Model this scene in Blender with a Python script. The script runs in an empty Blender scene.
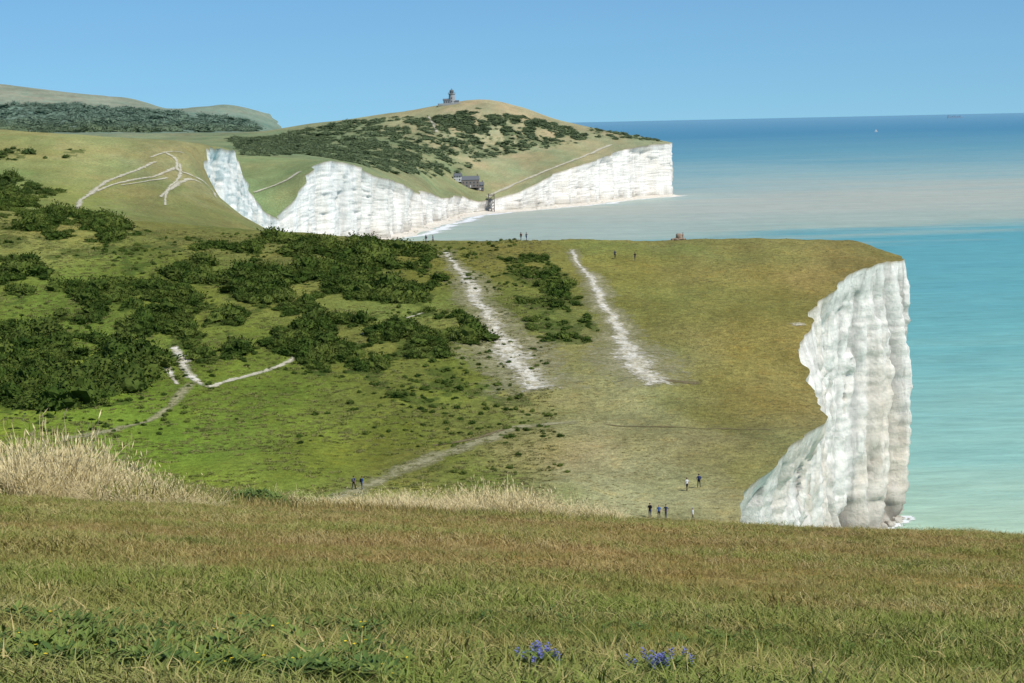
import bpy, math, random
import numpy as np
from mathutils import Matrix, Vector
rng=np.random.default_rng(7); random.seed(7)
scene=bpy.context.scene
EYE=84.0; F=2000.0

# ---------------------------------------------------------------- camera
R=Matrix.Rotation(math.radians(90)-math.atan(219.5/F),4,'X') @ Matrix.Rotation(-0.0215,4,'Z')
cam_d=bpy.data.cameras.new("camera"); cam=bpy.data.objects.new("camera",cam_d)
scene.collection.objects.link(cam); scene.camera=cam
cam.matrix_world=Matrix.Translation((0,0,EYE)) @ R
cam_d.sensor_width=36; cam_d.lens=36*F/1024; cam_d.clip_start=0.3; cam_d.clip_end=200000
R3=np.array(R.to_3x3())

def ray(a,e):
    v=R3@np.array([a-512.0,341.5-e,-F]); return v/v[1]
def at(a,e,D):                       # image pixel + assumed distance -> world point
    v=ray(a,e); return np.array([v[0]*D,D,EYE+v[2]*D])

# ---------------------------------------------------------------- noise
def _h(ix,iy,seed):
    n=(ix.astype(np.int64)*374761393+iy.astype(np.int64)*668265263+seed*974711)&0xffffffff
    n=((n^(n>>13))*1274126177)&0xffffffff
    return ((n^(n>>16))&0xffff)/65535.0
def vnoise(x,y,seed=0):
    x=np.asarray(x,float); y=np.asarray(y,float)
    x,y=np.broadcast_arrays(x,y)
    ix=np.floor(x); iy=np.floor(y); fx=x-ix; fy=y-iy
    fx=fx*fx*(3-2*fx); fy=fy*fy*(3-2*fy)
    a=_h(ix,iy,seed); b=_h(ix+1,iy,seed); c=_h(ix,iy+1,seed); d=_h(ix+1,iy+1,seed)
    return (a+(b-a)*fx)+((c+(d-c)*fx)-(a+(b-a)*fx))*fy
def fbm(x,y,o=4,seed=0):
    s=0;a=1;t=0
    for i in range(o):
        s=s+a*(vnoise(np.asarray(x)*2**i+17.3*i,np.asarray(y)*2**i+9.1*i,seed+i)*2-1); t+=a; a*=.5
    return s/t*1.6

def pchip(xk,yk,x):
    xk=np.asarray(xk,float); yk=np.asarray(yk,float); x=np.clip(x,xk[0],xk[-1])
    if len(xk)==2: return np.interp(x,xk,yk)
    h=np.diff(xk); dl=np.diff(yk)/h; m=np.zeros_like(yk)
    m[0]=dl[0]; m[-1]=dl[-1]
    for i in range(1,len(xk)-1):
        if dl[i-1]*dl[i]>0:
            w1=2*h[i]+h[i-1]; w2=h[i]+2*h[i-1]
            m[i]=(w1+w2)/(w1/dl[i-1]+w2/dl[i])
    i=np.clip(np.searchsorted(xk,x,side='right')-1,0,len(xk)-2)
    t=(x-xk[i])/h[i]
    return (2*t**3-3*t**2+1)*yk[i]+(t**3-2*t**2+t)*h[i]*m[i]+(-2*t**3+3*t**2)*yk[i+1]+(t**3-t**2)*h[i]*m[i+1]

# ---------------------------------------------------------------- land rows: image pixels at assumed distances
ROWS={
225:[(0,520),(512,530),(900,535)],238:[(0,500),(512,503),(900,503)],251:[(0,478),(512,480),(900,480)],
264:[(0,456),(512,458),(900,458)],277:[(0,434),(512,437),(900,437)],290:[(0,412),(512,417),(900,417)],
304:[(0,388),(512,395),(900,395)],
322:[(0,355),(250,360),(512,362),(800,362)],340:[(0,322),(250,330),(512,332),(800,330)],
359:[(0,292),(250,302),(512,305),(820,304)],378:[(0,266),(250,279),(512,283),(830,288)],
397:[(0,244),(250,260),(512,265),(880,264)],416:[(0,227),(250,245),(430,251),(850,250),(900,258)],
430:[(0,218),(250,237),(430,243),(850,239),(880,248)],445:[(0,213),(250,232),(430,241),(600,239.5),(850,241)],
470:[(0,211),(250,231),(430,243),(600,243),(850,246)],520:[(0,213),(200,228),(300,236),(430,250),(600,256)],
650:[(0,212),(100,218),(200,232),(300,245),(420,260)],720:[(0,196),(60,200),(120,208),(200,222),(280,245),(350,262)],
800:[(0,170),(100,177),(180,192),(230,212),(280,236),(340,260)],860:[(0,148),(100,155),(180,168),(215,192),(245,217),(270,233),(290,243)],
905:[(0,136),(100,140),(170,146),(192,152),(206,182),(228,210),(255,228),(290,245)],
925:[(0,132),(60,136),(130,139),(186,146),(198,158),(210,188),(232,218),(290,252)],
950:[(0,129),(60,133),(130,137),(192,143),(208,144),(218,170),(240,215),(280,250)],1000:[(0,128),(60,134),(130,140),(190,143),(222,144),(235,165),(260,220)],
1050:[(0,132),(130,145),(200,152),(228,149)],1090:[(0,140),(130,155),(200,165),(243,172)],
1140:[(0,150),(200,185),(252,188)],1190:[(0,158),(200,205),(264,216)],1228:[(0,160),(200,200),(250,212),(280,222)],
1260:[(0,160),(200,185),(260,195),(290,190),(300,181)],1333:[(0,155),(200,165),(270,172),(325,161)],
1386:[(0,150),(200,158),(300,160),(345,165)],1480:[(0,148),(250,155),(330,165),(385,180)],
1600:[(0,146),(250,152),(350,163),(420,195)],1707:[(0,143),(250,149),(350,157),(420,180),(440,202)],
1858:[(0,140),(250,144),(350,149),(430,170),(480,208)],1885:[(0,140),(250,143),(350,147),(430,165),(470,188),(505,196)],
1970:[(0,138),(250,140),(350,140),(430,150),(500,172),(560,173)],
2060:[(0,136),(250,136),(350,130),(430,132),(500,148),(560,155),(600,158)],
2140:[(0,135),(250,134),(300,128),(370,120),(430,116),(480,113),(520,122),(560,135),(640,147)],
2205:[(0,134),(250,132),(300,125),(370,116),(430,106),(480,99),(520,106),(560,119),(620,131),(672,143)],
2300:[(0,134),(250,133),(300,126),(370,117),(430,107),(480,100),(520,108),(560,122),(620,138)],
2500:[(0,132),(250,134),(300,135),(480,135)],2900:[(0,120),(100,122),(200,125),(260,130),(300,140)],
3300:[(0,98),(100,106),(200,112),(255,118),(280,128)],3600:[(0,87),(50,92),(100,97),(140,103),(170,109),(200,107),(225,104),(250,108),(268,114)],
3900:[(0,84),(30,88),(60,92),(100,96),(130,98),(150,104),(170,110),(200,112),(260,118)],4600:[(0,95),(200,115),(260,130)]}
bg=np.linspace(-.45,.33,560); lg=np.linspace(math.log(1.5),math.log(4600),700)
rowD=[];rowZ=[]
sb=.1878+.070*np.clip(bg,-.3,.3)
for D in (1.5,4,10,20,35,48,55):
    rowD.append(D); rowZ.append(EYE-.6-sb*D)
for D,dd in ((62,.2015),(75,.220),(100,.245),(150,.248),(200,.225)):
    k=.070*np.clip(bg,-.3,.3)*(1 if D<80 else .5 if D<120 else .2)
    rowD.append(D); rowZ.append(EYE-(dd+k)*D)
for D in sorted(ROWS):
    P=np.array([at(a,e,D) for a,e in ROWS[D]])
    rowD.append(D); rowZ.append(pchip(P[:,0]/D,P[:,2],bg))
rowD=np.array(rowD,float); rowZ=np.array(rowZ)
G=np.empty((len(lg),len(bg)))
for j in range(len(bg)): G[:,j]=pchip(np.log(rowD),rowZ[:,j],lg)
def smooth(A,ax,sig):
    r=int(3*sig)+1; k=np.exp(-.5*(np.arange(-r,r+1)/sig)**2); k/=k.sum()
    pad=[(0,0),(0,0)]; pad[ax]=(r,r); B=np.pad(A,pad,mode='edge'); out=0
    for i,w in enumerate(k):
        sl=[slice(None)]*2; sl[ax]=slice(i,i+A.shape[ax]); out=out+w*B[tuple(sl)]
    return out
G=smooth(smooth(G,0,1.2),1,1.8)
def height(x,y):
    x=np.asarray(x,float); y=np.maximum(np.asarray(y,float),1.5); x,y=np.broadcast_arrays(x,y)
    fb=np.clip((x/y-bg[0])/(bg[1]-bg[0]),0,len(bg)-1.001); fl=np.clip((np.log(y)-lg[0])/(lg[1]-lg[0]),0,len(lg)-1.001)
    i=fl.astype(int); j=fb.astype(int); u=fl-i; v=fb-j
    z=(G[i,j]*(1-v)+G[i,j+1]*v)*(1-u)+(G[i+1,j]*(1-v)+G[i+1,j+1]*v)*u
    wf=np.clip((y-60)/60,0,1); wd=np.clip((y-500)/400,0,1)
    z=z+(.05*fbm(x/1.7,y/1.7,3,3)+.10*fbm(x/7,y/5,2,4)*np.clip(y/20,0,1))*(1-wf)+wf*(1-wd)*(.45*fbm(x/16,y/16,3,5)+.14*fbm(x/3,y/3,2,8))+wd*(1.0*fbm(x/50,y/50,3,11))
    return z

# coastline x as a function of y
C=[(1,75),(60,70),(100,48),(150,32),(200,24)]
for a,e,D in ((735,525,228),(746,495,243),(790,450,268),(822,400,298),(804,365,318),(811,330,341),(830,290,374),(850,276,388),(880,264,400),(898,259,408),(901,256,416),(886,249,424),(862,241,432)):
    C.append((D,at(a,e,D)[0]))
C+= [(445,45),(470,25),(500,5),(560,-35),(650,-72),(760,-90)]
for a,e,D in ((288,238,895),(284,238,905),(202,143,925),(206,143,950),(228,147,1030),(240,165,1085),(253,190,1145),(264,216,1190),(280,222,1228),(300,181,1262),(325,161,1333),(345,165,1386),(385,180,1480),(400,186,1519),(440,203,1707),(480,209,1858),(497,198,1880),(520,187,1905),(560,172,1975),(600,157,2058),(640,146,2140),(672,143,2200)):
    C.append((D,at(a,e,D)[0]))
C+=[(2225,152),(2400,20),(2900,-300),(3300,at(280,125,3300)[0]),(3600,at(268,114,3600)[0]),(4600,-620)]
C=np.array(C,float)
def coast0(y): return pchip(C[:,0],C[:,1],np.asarray(y,float))
def coast(y):
    y=np.asarray(y,float); wn=np.clip((y-190)/40,0,1)*(1-np.clip((y-600)/200,0,1)); wd=np.clip((y-880)/60,0,1)*np.interp(y,[900,1150,1250],[.45,.6,1])
    rid=1-2*np.abs(fbm(y/9,0*y+.3,2,21))
    return coast0(y)+wn*(1.0*fbm(y/11,y*0,5,20)+.5*rid)+wd*(3.0*fbm(y/30,y*0,3,22)+1.6*(1-2*np.abs(fbm(y/18,y*0+2,2,23))))

DM=np.exp(np.linspace(math.log(3),math.log(4590),9000))
def spot(a,e,dmin=3,dmax=4600):
    v=ray(a,e); D=DM[(DM>=dmin)&(DM<=dmax)]
    x=v[0]*D; z=EYE+v[2]*D; hh=height(x,D); ok=(z<=hh+.02)&(x<coast(D)+1)
    i=np.argmax(ok)
    if not ok.any(): i=np.argmin(np.where(x<coast(D)+1,(z-hh)/D,9e9))
    return np.array([x[i],D[i],hh[i]])

# ---------------------------------------------------------------- helpers
def lin(c): 
    c=np.asarray(c,float)/255; return np.where(c<.04045,c/12.92,((c+.055)/1.055)**2.4)
def mesh_obj(name,V,Fc,mat=None,smooth_=True,parent=None,link=True):
    me=bpy.data.meshes.new(name); V=np.asarray(V,float)
    if isinstance(Fc,np.ndarray):
        n=Fc.shape[1]; me.vertices.add(len(V)); me.vertices.foreach_set("co",V.ravel())
        me.loops.add(Fc.size); me.loops.foreach_set("vertex_index",Fc.ravel().astype(np.int32))
        me.polygons.add(len(Fc)); me.polygons.foreach_set("loop_start",np.arange(0,Fc.size,n,dtype=np.int32))
        me.polygons.foreach_set("loop_total",np.full(len(Fc),n,np.int32))
        me.update(calc_edges=True); me.validate()
    else:
        me.from_pydata([tuple(v) for v in V],[],Fc); me.update()
    if smooth_: me.polygons.foreach_set("use_smooth",np.ones(len(me.polygons),bool))
    if mat: me.materials.append(mat)
    ob=bpy.data.objects.new(name,me)
    if link: scene.collection.objects.link(ob)
    if parent: ob.parent=parent
    return ob
def gridfaces(nr,nc):
    i,j=np.meshgrid(np.arange(nr-1),np.arange(nc-1),indexing='ij'); a=(i*nc+j).ravel()
    return np.stack([a,a+1,a+nc+1,a+nc],1)
def set_col(ob,cols,name="Col"):
    at_=ob.data.attributes.new(name,'FLOAT_COLOR','POINT'); c=np.ones((len(cols),4)); c[:,:3]=cols
    at_.data.foreach_set("color",c.ravel())
def set_f(ob,v,name):
    a=ob.data.attributes.new(name,'FLOAT','POINT'); a.data.foreach_set("value",np.asarray(v,float).ravel())

class M:
    def __init__(s,name):
        s.m=bpy.data.materials.new(name); s.m.use_nodes=True; s.t=s.m.node_tree; s.t.nodes.clear()
        s.out=s.t.nodes.new('ShaderNodeOutputMaterial')
    def n(s,ty,**k):
        nd=s.t.nodes.new(ty)
        for a,b in k.items(): setattr(nd,a,b)
        return nd
    def l(s,a,b): s.t.links.new(a,b)
    def pos(s): return s.n('ShaderNodeNewGeometry').outputs['Position']
    def mapv(s,vec,scale):
        m=s.n('ShaderNodeMapping'); m.inputs['Scale'].default_value=scale; s.l(vec,m.inputs['Vector']); return m.outputs[0]
    def noise(s,vec,scale,detail=4,rough=.55,dist=0):
        n=s.n('ShaderNodeTexNoise'); n.inputs['Scale'].default_value=scale; n.inputs['Detail'].default_value=detail
        n.inputs['Roughness'].default_value=rough; n.inputs['Distortion'].default_value=dist
        if vec: s.l(vec,n.inputs['Vector'])
        return n.outputs['Fac']
    def mr(s,v,a,b,c,d,clamp=True):
        n=s.n('ShaderNodeMapRange',clamp=clamp)
        for i,q in enumerate((a,b,c,d)): n.inputs[i+1].default_value=q
        s.l(v,n.inputs[0]); return n.outputs[0]
    def math(s,op,a,b=0.0):
        n=s.n('ShaderNodeMath',operation=op)
        for i,q in enumerate((a,b)):
            if isinstance(q,(int,float)): n.inputs[i].default_value=q
            else: s.l(q,n.inputs[i])
        return n.outputs[0]
    def mix(s,fac,a,b,mode='MIX'):
        n=s.n('ShaderNodeMix',data_type='RGBA',blend_type=mode)
        for i,q in ((0,fac),(6,a),(7,b)):
            if isinstance(q,(int,float)): n.inputs[i].default_value=q
            elif isinstance(q,(tuple,list,np.ndarray)): n.inputs[i].default_value=(*[float(w) for w in q[:3]],1)
            else: s.l(q,n.inputs[i])
        return n.outputs[2]
    def mulv(s,col,fac):
        n=s.n('ShaderNodeVectorMath',operation='SCALE'); s.l(col,n.inputs[0]); s.l(fac,n.inputs['Scale']); return n.outputs[0]
    def ramp(s,v,stops):
        n=s.n('ShaderNodeValToRGB'); e=n.color_ramp.elements
        while len(e)<len(stops): e.new(.5)
        for i,(p,c) in enumerate(stops): e[i].position=p; e[i].color=(*[float(w) for w in c[:3]],1)
        s.l(v,n.inputs[0]); return n.outputs[0]
    def attr(s,name,f=False):
        n=s.n('ShaderNodeAttribute',attribute_name=name); return n.outputs['Fac'] if f else n.outputs['Color']
    def bsdf(s,col,rough=.9,spec=.1,bump=None,bs=.5,bd=.1,metal=0):
        b=s.n('ShaderNodeBsdfPrincipled')
        if isinstance(col,(tuple,list,np.ndarray)): b.inputs['Base Color'].default_value=(*[float(w) for w in col[:3]],1)
        else: s.l(col,b.inputs['Base Color'])
        b.inputs['Roughness'].default_value=rough; b.inputs['Specular IOR Level'].default_value=spec; b.inputs['Metallic'].default_value=metal
        if bump is not None:
            n=s.n('ShaderNodeBump'); n.inputs['Strength'].default_value=bs; n.inputs['Distance'].default_value=bd
            s.l(bump,n.inputs['Height']); s.l(n.outputs[0],b.inputs['Normal'])
        s.l(b.outputs[0],s.out.inputs[0]); s.b=b; return b
def plain(name,col,rough=.8,spec=.2,var=.15,scale=6):
    m=M(name); nz=m.mr(m.noise(m.pos(),scale,4),.3,.7,1-var,1+var)
    rgb=m.n('ShaderNodeRGB'); rgb.outputs[0].default_value=(*[float(q) for q in col],1)
    m.bsdf(m.mulv(rgb.outputs[0],nz),rough,spec); return m.m

# ---------------------------------------------------------------- ground
ys=np.concatenate([np.exp(np.linspace(math.log(1.5),math.log(60),130)),np.linspace(61,215,70),np.arange(216,470,.6),
   np.linspace(472,860,110),np.arange(862,1290,2.4),np.arange(1293,2320,4.0),np.linspace(2330,4600,110)])
NC=520; t=np.linspace(0,1,NC)
XR=coast(ys); XL=-.42*ys-20
X=XL[:,None]+(XR-XL)[:,None]*t[None,:]; Y=np.repeat(ys[:,None],NC,1); Z=height(X,Y)
CC=[  # sampled turf colours; the far hills have distance haze mixed into theirs
(30,225,0,(120,122,66)),(200,237,0,(116,120,64)),(350,245,0,(112,116,62)),(40,320,0,(101,112,46)),(150,280,0,(107,118,50)),
(30,440,100,(112,127,46)),(150,430,100,(106,123,44)),(250,400,100,(100,114,44)),(300,450,100,(105,118,46)),(400,430,100,(99,111,44)),
(450,390,100,(101,111,46)),(480,480,100,(101,109,48)),(400,500,100,(117,121,58)),(540,470,100,(125,120,72)),(600,440,100,(156,147,104)),
(575,420,100,(142,134,90)),(640,470,100,(158,149,108)),(590,480,100,(150,141,100)),(640,520,100,(158,149,108)),(610,400,100,(148,139,96)),(700,510,100,(146,137,94)),
(620,500,100,(158,149,108)),(590,380,100,(134,127,82)),(595,340,100,(122,119,70)),(680,450,100,(138,130,86)),(660,420,100,(138,130,86)),(720,400,100,(121,115,62)),(740,330,100,(120,113,60)),(640,290,100,(118,115,60)),
(720,260,100,(127,120,68)),(820,260,100,(129,119,70)),(780,300,100,(122,114,60)),(540,300,100,(107,112,52)),(600,300,100,(115,114,58)),(430,270,100,(108,114,52)),
(500,420,100,(107,112,52)),(740,470,100,(126,119,70)),(600,270,100,(117,117,60)),
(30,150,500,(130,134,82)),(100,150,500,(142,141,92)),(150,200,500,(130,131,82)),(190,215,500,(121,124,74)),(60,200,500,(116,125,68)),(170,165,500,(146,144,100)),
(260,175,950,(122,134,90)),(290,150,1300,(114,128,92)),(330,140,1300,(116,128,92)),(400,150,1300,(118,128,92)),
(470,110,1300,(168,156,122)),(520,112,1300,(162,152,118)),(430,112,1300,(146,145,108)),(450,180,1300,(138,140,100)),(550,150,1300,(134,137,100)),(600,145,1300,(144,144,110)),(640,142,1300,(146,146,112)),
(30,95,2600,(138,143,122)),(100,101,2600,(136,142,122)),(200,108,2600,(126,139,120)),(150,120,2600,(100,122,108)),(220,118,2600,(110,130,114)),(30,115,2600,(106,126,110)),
(100,540,3,(134,116,62)),(500,540,3,(136,115,63)),(900,560,3,(132,113,62)),(200,640,3,(116,116,50)),(600,650,3,(120,114,52)),(900,660,3,(116,114,52))]
cp=[];cc=[]
for a,e,d0,c in CC:
    p=spot(a,e,d0 if d0 else 100); cp.append((p[0]/p[1]*10,math.log(p[1])*4)); cc.append(lin(c))
cp=np.array(cp);cc=np.array(cc)
xf=X.ravel(); yf=Y.ravel()
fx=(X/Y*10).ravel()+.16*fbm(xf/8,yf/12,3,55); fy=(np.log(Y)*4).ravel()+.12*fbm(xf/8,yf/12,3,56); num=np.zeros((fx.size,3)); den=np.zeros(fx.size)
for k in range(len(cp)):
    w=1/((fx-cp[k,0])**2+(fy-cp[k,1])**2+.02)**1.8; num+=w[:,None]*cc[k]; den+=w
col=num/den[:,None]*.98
n1=fbm(xf/14/np.clip(yf/400,1,3),yf/22/np.clip(yf/400,1,3),4,41); n2=fbm(xf/5,yf/9,3,43)
col*= (1+.18*n1+.12*n2)[:,None]
col[:,0]*=1+.12*fbm(xf/20,yf/30,3,47)
def inpoly(px_,py_,poly):
    ins=np.zeros(len(px_),bool); n=len(poly); j=n-1
    for i in range(n):
        xi,yi=poly[i];xj,yj=poly[j]
        if yi!=yj:
            c=((yi>py_)!=(yj>py_))&(px_<(xj-xi)*(py_-yi)/(yj-yi)+xi); ins^=c
        j=i
    return ins
def outline(pts,d0): return [tuple(spot(a,e,d0)[:2]) for a,e in pts]
GORSE=[ # outline, min distance, bush radius, spacing, threshold
([(165,268),(215,246),(300,240),(370,243),(430,252),(440,274),(425,300),(380,304),(330,300),(290,304),(250,300),(215,290),(170,282)],100,1.25,1.25,-.20),
([(250,300),(330,292),(410,300),(390,314),(320,322),(280,326),(262,350),(300,356),(335,334),(300,300)],100,1.1,1.35,-.04),
([(45,292),(110,276),(165,285),(215,300),(210,322),(165,336),(110,330),(45,326)],100,1.15,1.35,-.08),
([(180,324),(235,312),(260,335),(240,356),(205,364),(182,352)],100,1.1,1.35,-.2),
([(262,312),(330,296),(400,308),(455,308),(488,335),(484,356),(430,372),(370,368),(310,374),(292,352),(330,335)],100,1.05,1.4,-.02),
([(-60,333),(0,332),(60,330),(110,336),(154,350),(160,376),(130,396),(60,406),(20,412),(-60,414)],100,1.6,1.45,-.6),
([(70,390),(112,384),(122,402),(90,410),(72,403)],100,.9,1.2,-.5),
([(500,268),(545,262),(572,285),(598,325),(606,355),(570,352),(530,330),(512,300)],100,.65,1.35,-.06),
([(-30,260),(18,255),(48,268),(36,292),(-30,298)],100,1.2,1.4,-.3),
([(18,220),(70,215),(132,228),(124,242),(60,240),(26,232)],100,1.3,1.5,-.2),
([(492,258),(530,255),(550,262),(500,267)],100,.6,1.3,-.15),
([(290,345),(360,338),(420,348),(500,378),(530,405),(430,408),(330,385)],100,.5,2.2,.16),
([(-30,215),(200,238),(440,246),(440,330),(200,345),(-30,340)],100,.7,3.0,.25),
([(-30,182),(30,180),(62,192),(25,208),(-30,212)],500,1.7,2.6,-.2),
([(-30,150),(30,148),(42,158),(-10,165)],500,1.5,3.0,.0),([(60,148),(90,150),(80,158),(60,158)],500,1.2,3.2,.0),
([(235,140),(300,130),(350,121),(430,117),(480,114),(540,121),(585,134),(580,143),(520,150),(480,160),(440,170),(400,173),(350,163),(300,154),(250,152)],1250,2.5,3.7,-.26),
([(430,117),(500,113),(560,125),(588,136),(560,141),(500,135),(440,130)],1250,2.5,3.6,-.42),
([(230,138),(290,136),(330,150),(250,156)],1250,2.3,4.2,-.25),
([(585,127),(650,137),(664,142),(600,139)],1250,2.2,4.2,-.3),
([(0,106),(60,105),(130,109),(190,116),(250,121),(255,132),(120,134),(-40,132),(-40,108)],2500,6,10,-.45)]
rows_b=[]
def jig(x,y,rad):
    a=rad*2.6; return x+fbm(x/9,y/9,3,61)*a, y+fbm(x/9,y/9,3,62)*a*1.5
for pts,d0,rad,spc,th in GORSE:
    poly=outline(pts,d0); pa=np.array(poly); lo=pa.min(0)-3; hi=pa.max(0)+3
    fs=5.5 if d0<500 else rad*3.2
    m=(xf>lo[0])&(xf<hi[0])&(yf>lo[1])&(yf<hi[1]); idx=np.where(m)[0]
    if len(idx):
        jx,jy=jig(xf[idx],yf[idx],rad)
        ins=inpoly(jx,jy,poly)
        nz=fbm(xf[idx]/fs,yf[idx]/(fs*1.7),4,51)>th
        sel=idx[ins&nz]; dk=lin((60,78,34)) if d0<1000 else (lin((94,116,104)) if d0>2000 else lin((84,102,70)))  # far patches get paler, bluer tones: haze painted into the ground colour
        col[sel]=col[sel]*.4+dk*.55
    area=(hi[0]-lo[0])*(hi[1]-lo[1]); N=min(int(area/spc**2),30000)
    q=np.stack([rng.uniform(lo[0],hi[0],N),rng.uniform(lo[1],hi[1],N)],1); jx,jy=jig(q[:,0],q[:,1],rad)
    nzv=fbm(q[:,0]/fs,q[:,1]/(fs*1.7),4,51)
    ins=inpoly(jx,jy,poly)&(nzv>th)&(q[:,0]<coast(q[:,1])-2)
    sz_=rad*(.45+.55*np.clip((nzv-th)/.5,0,1))*rng.choice([.5,.8,1.0,1.3,1.9],N,p=[.2,.3,.25,.17,.08])
    rows_b.append(np.column_stack([q[ins],sz_[ins],np.full(ins.sum(),d0)]))
q=np.stack([rng.uniform(-110,20,3600),rng.uniform(255,440,3600)],1); k=(fbm(q[:,0]/18,q[:,1]/18,3,71)>.10)&(q[:,0]<-.02*q[:,1]+12)
q=q[k]; rows_b.append(np.column_stack([q,rng.uniform(.15,.5,len(q)),np.full(len(q),100)]))
B=np.concatenate(rows_b); print("bushes",len(B))

g=M("turf")
P=g.pos(); base=g.attr("Col")
n09=g.noise(P,.9,5,.72)
f1=g.mr(n09,.25,.75,.55,1.45)
f3=g.mr(g.noise(g.mapv(P,(1,.35,1)),4.5,3,.7),.3,.7,.74,1.26)
c=g.mulv(g.mulv(base,f1),f3)
c=g.mix(g.mr(g.noise(P,.35,4,.65),.52,.72,0,.4),c,g.mix(1.0,c,(1.30,1.04,.8),'MULTIPLY'))
c=g.mix(g.mr(g.noise(g.mapv(P,(.5,1.2,1)),.22,5,.7),.58,.70,0,.35),c,g.mix(1.0,c,(.62,.70,.60),'MULTIPLY'))
g.bsdf(c,.95,.05,n09,.75,.5)
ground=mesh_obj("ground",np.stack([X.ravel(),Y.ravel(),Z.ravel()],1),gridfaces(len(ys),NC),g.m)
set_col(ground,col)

# ---------------------------------------------------------------- cliffs
K=110; m=ys>120; yc=ys[m]; xr=XR[m]; zt=height(xr,yc)
dxy=np.gradient(smooth(coast0(yc)[:,None],0,3)[:,0],yc); nrm=np.sqrt(1+dxy**2); nx=1/nrm; ny=-dxy/nrm
s=np.concatenate([[0],np.cumsum(np.hypot(np.diff(coast0(yc)),np.diff(yc)))])
v=np.linspace(0,1,K)[None,:]; zc=zt[:,None]*(1-v)-1.5*v; dep=zt[:,None]-zc
S=np.repeat(s[:,None],K,1); far=np.clip((yc-700)/200,0,1)[:,None]; scl=1+1.0*far
wob=5*fbm(S/40,zc/26,4,29)
rid0=np.abs(fbm((S+wob)/38,zc/200,2,30)); rid=np.abs(fbm((S+wob)/(14*scl),zc/140,3,31)); rid2=np.abs(fbm((S+wob)/(5*scl),zc/75,3,33))
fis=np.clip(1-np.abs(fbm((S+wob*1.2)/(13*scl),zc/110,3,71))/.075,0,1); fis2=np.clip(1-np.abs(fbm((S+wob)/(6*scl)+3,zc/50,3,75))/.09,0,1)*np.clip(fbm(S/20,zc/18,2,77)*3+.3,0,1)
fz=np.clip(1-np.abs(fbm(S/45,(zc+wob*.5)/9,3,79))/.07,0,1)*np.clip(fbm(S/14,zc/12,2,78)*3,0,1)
ledge=fbm(S/24,zc/6.5,3,39); slab=np.round(fbm((S+wob)/9,zc/30,2,44)*3)/3
fd=(1-.35*far)
disp=(4.2*(.28-rid0)+2.6*(.28-rid)*scl*fd+1.3*(.3-rid2)*scl*fd-2.0*fis*scl*fd-1.2*fis2*fd-.5*fz+.30*ledge+1.0*slab*fd+.34*fbm(S/1.3,zc/1.8,3,35)+.2*fbm(S/6,zc/.9,2,37))*np.clip(dep/7,0,1)+.012*dep
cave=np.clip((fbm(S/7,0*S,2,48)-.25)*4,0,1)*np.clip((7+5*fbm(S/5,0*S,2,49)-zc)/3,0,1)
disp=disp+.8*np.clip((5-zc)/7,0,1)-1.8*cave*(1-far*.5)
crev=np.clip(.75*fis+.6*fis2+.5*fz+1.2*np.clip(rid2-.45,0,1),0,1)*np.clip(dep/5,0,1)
XC=xr[:,None]+nx[:,None]*disp; YC=yc[:,None]+ny[:,None]*disp
ch=M("chalk"); P=ch.pos()
sz=ch.n('ShaderNodeSeparateXYZ'); ch.l(P,sz.inputs[0])
dist=ch.mr(sz.outputs[1],700,1000,1,.5)
st=ch.noise(ch.mapv(P,(.13,.13,.016)),1.0,6,.68,.5); st2=ch.noise(ch.mapv(P,(.55,.55,.04)),1.0,5,.65,.3); bl=ch.noise(ch.mapv(P,(1,1,.6)),.035,4,.65); fi=ch.noise(P,.8,6,.80)
c=ch.mix(ch.math('MULTIPLY',ch.mr(st,.48,.61,0,.9),dist),(.90,.865,.79),(.65,.61,.54))
c=ch.mix(ch.math('MULTIPLY',ch.mr(st2,.55,.65,0,.65),dist),c,(.50,.47,.42))
c=ch.mix(ch.math('MULTIPLY',ch.mr(bl,.50,.62,0,.6),dist),c,(.76,.65,.51))
strata=ch.noise(ch.mapv(P,(.03,.03,.75)),1.0,3,.65)
c=ch.mulv(c,ch.mr(strata,.38,.62,.89,1.03))
c=ch.mulv(c,ch.mr(fi,.3,.7,.82,1.10))
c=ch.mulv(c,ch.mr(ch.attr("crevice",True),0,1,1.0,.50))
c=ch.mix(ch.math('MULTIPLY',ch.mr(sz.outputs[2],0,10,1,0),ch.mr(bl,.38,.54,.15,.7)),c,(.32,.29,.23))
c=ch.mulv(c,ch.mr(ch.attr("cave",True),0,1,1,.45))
c=ch.mix(ch.mr(ch.attr("soil",True),0,1,0,.8),c,(.30,.24,.13))
ch.bsdf(c,.9,.1,fi,.8,.8)
def cliff(name,sel):
    i0,i1=sel; V=np.stack([XC[i0:i1].ravel(),YC[i0:i1].ravel(),zc[i0:i1].ravel()],1)
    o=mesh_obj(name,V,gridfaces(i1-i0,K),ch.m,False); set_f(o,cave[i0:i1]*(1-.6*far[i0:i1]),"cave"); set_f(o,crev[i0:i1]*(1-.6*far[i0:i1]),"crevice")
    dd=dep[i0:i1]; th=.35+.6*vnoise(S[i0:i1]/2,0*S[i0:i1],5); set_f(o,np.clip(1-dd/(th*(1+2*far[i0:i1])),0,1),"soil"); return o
ia=int(np.searchsorted(yc,700)); ib=int(np.searchsorted(yc,2600))
cliff("chalk_cliff",(0,ia+1)); cliff("chalk_cliff",(ia,ib+1)); cliff("chalk_cliff",(ib,len(yc)))

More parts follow.
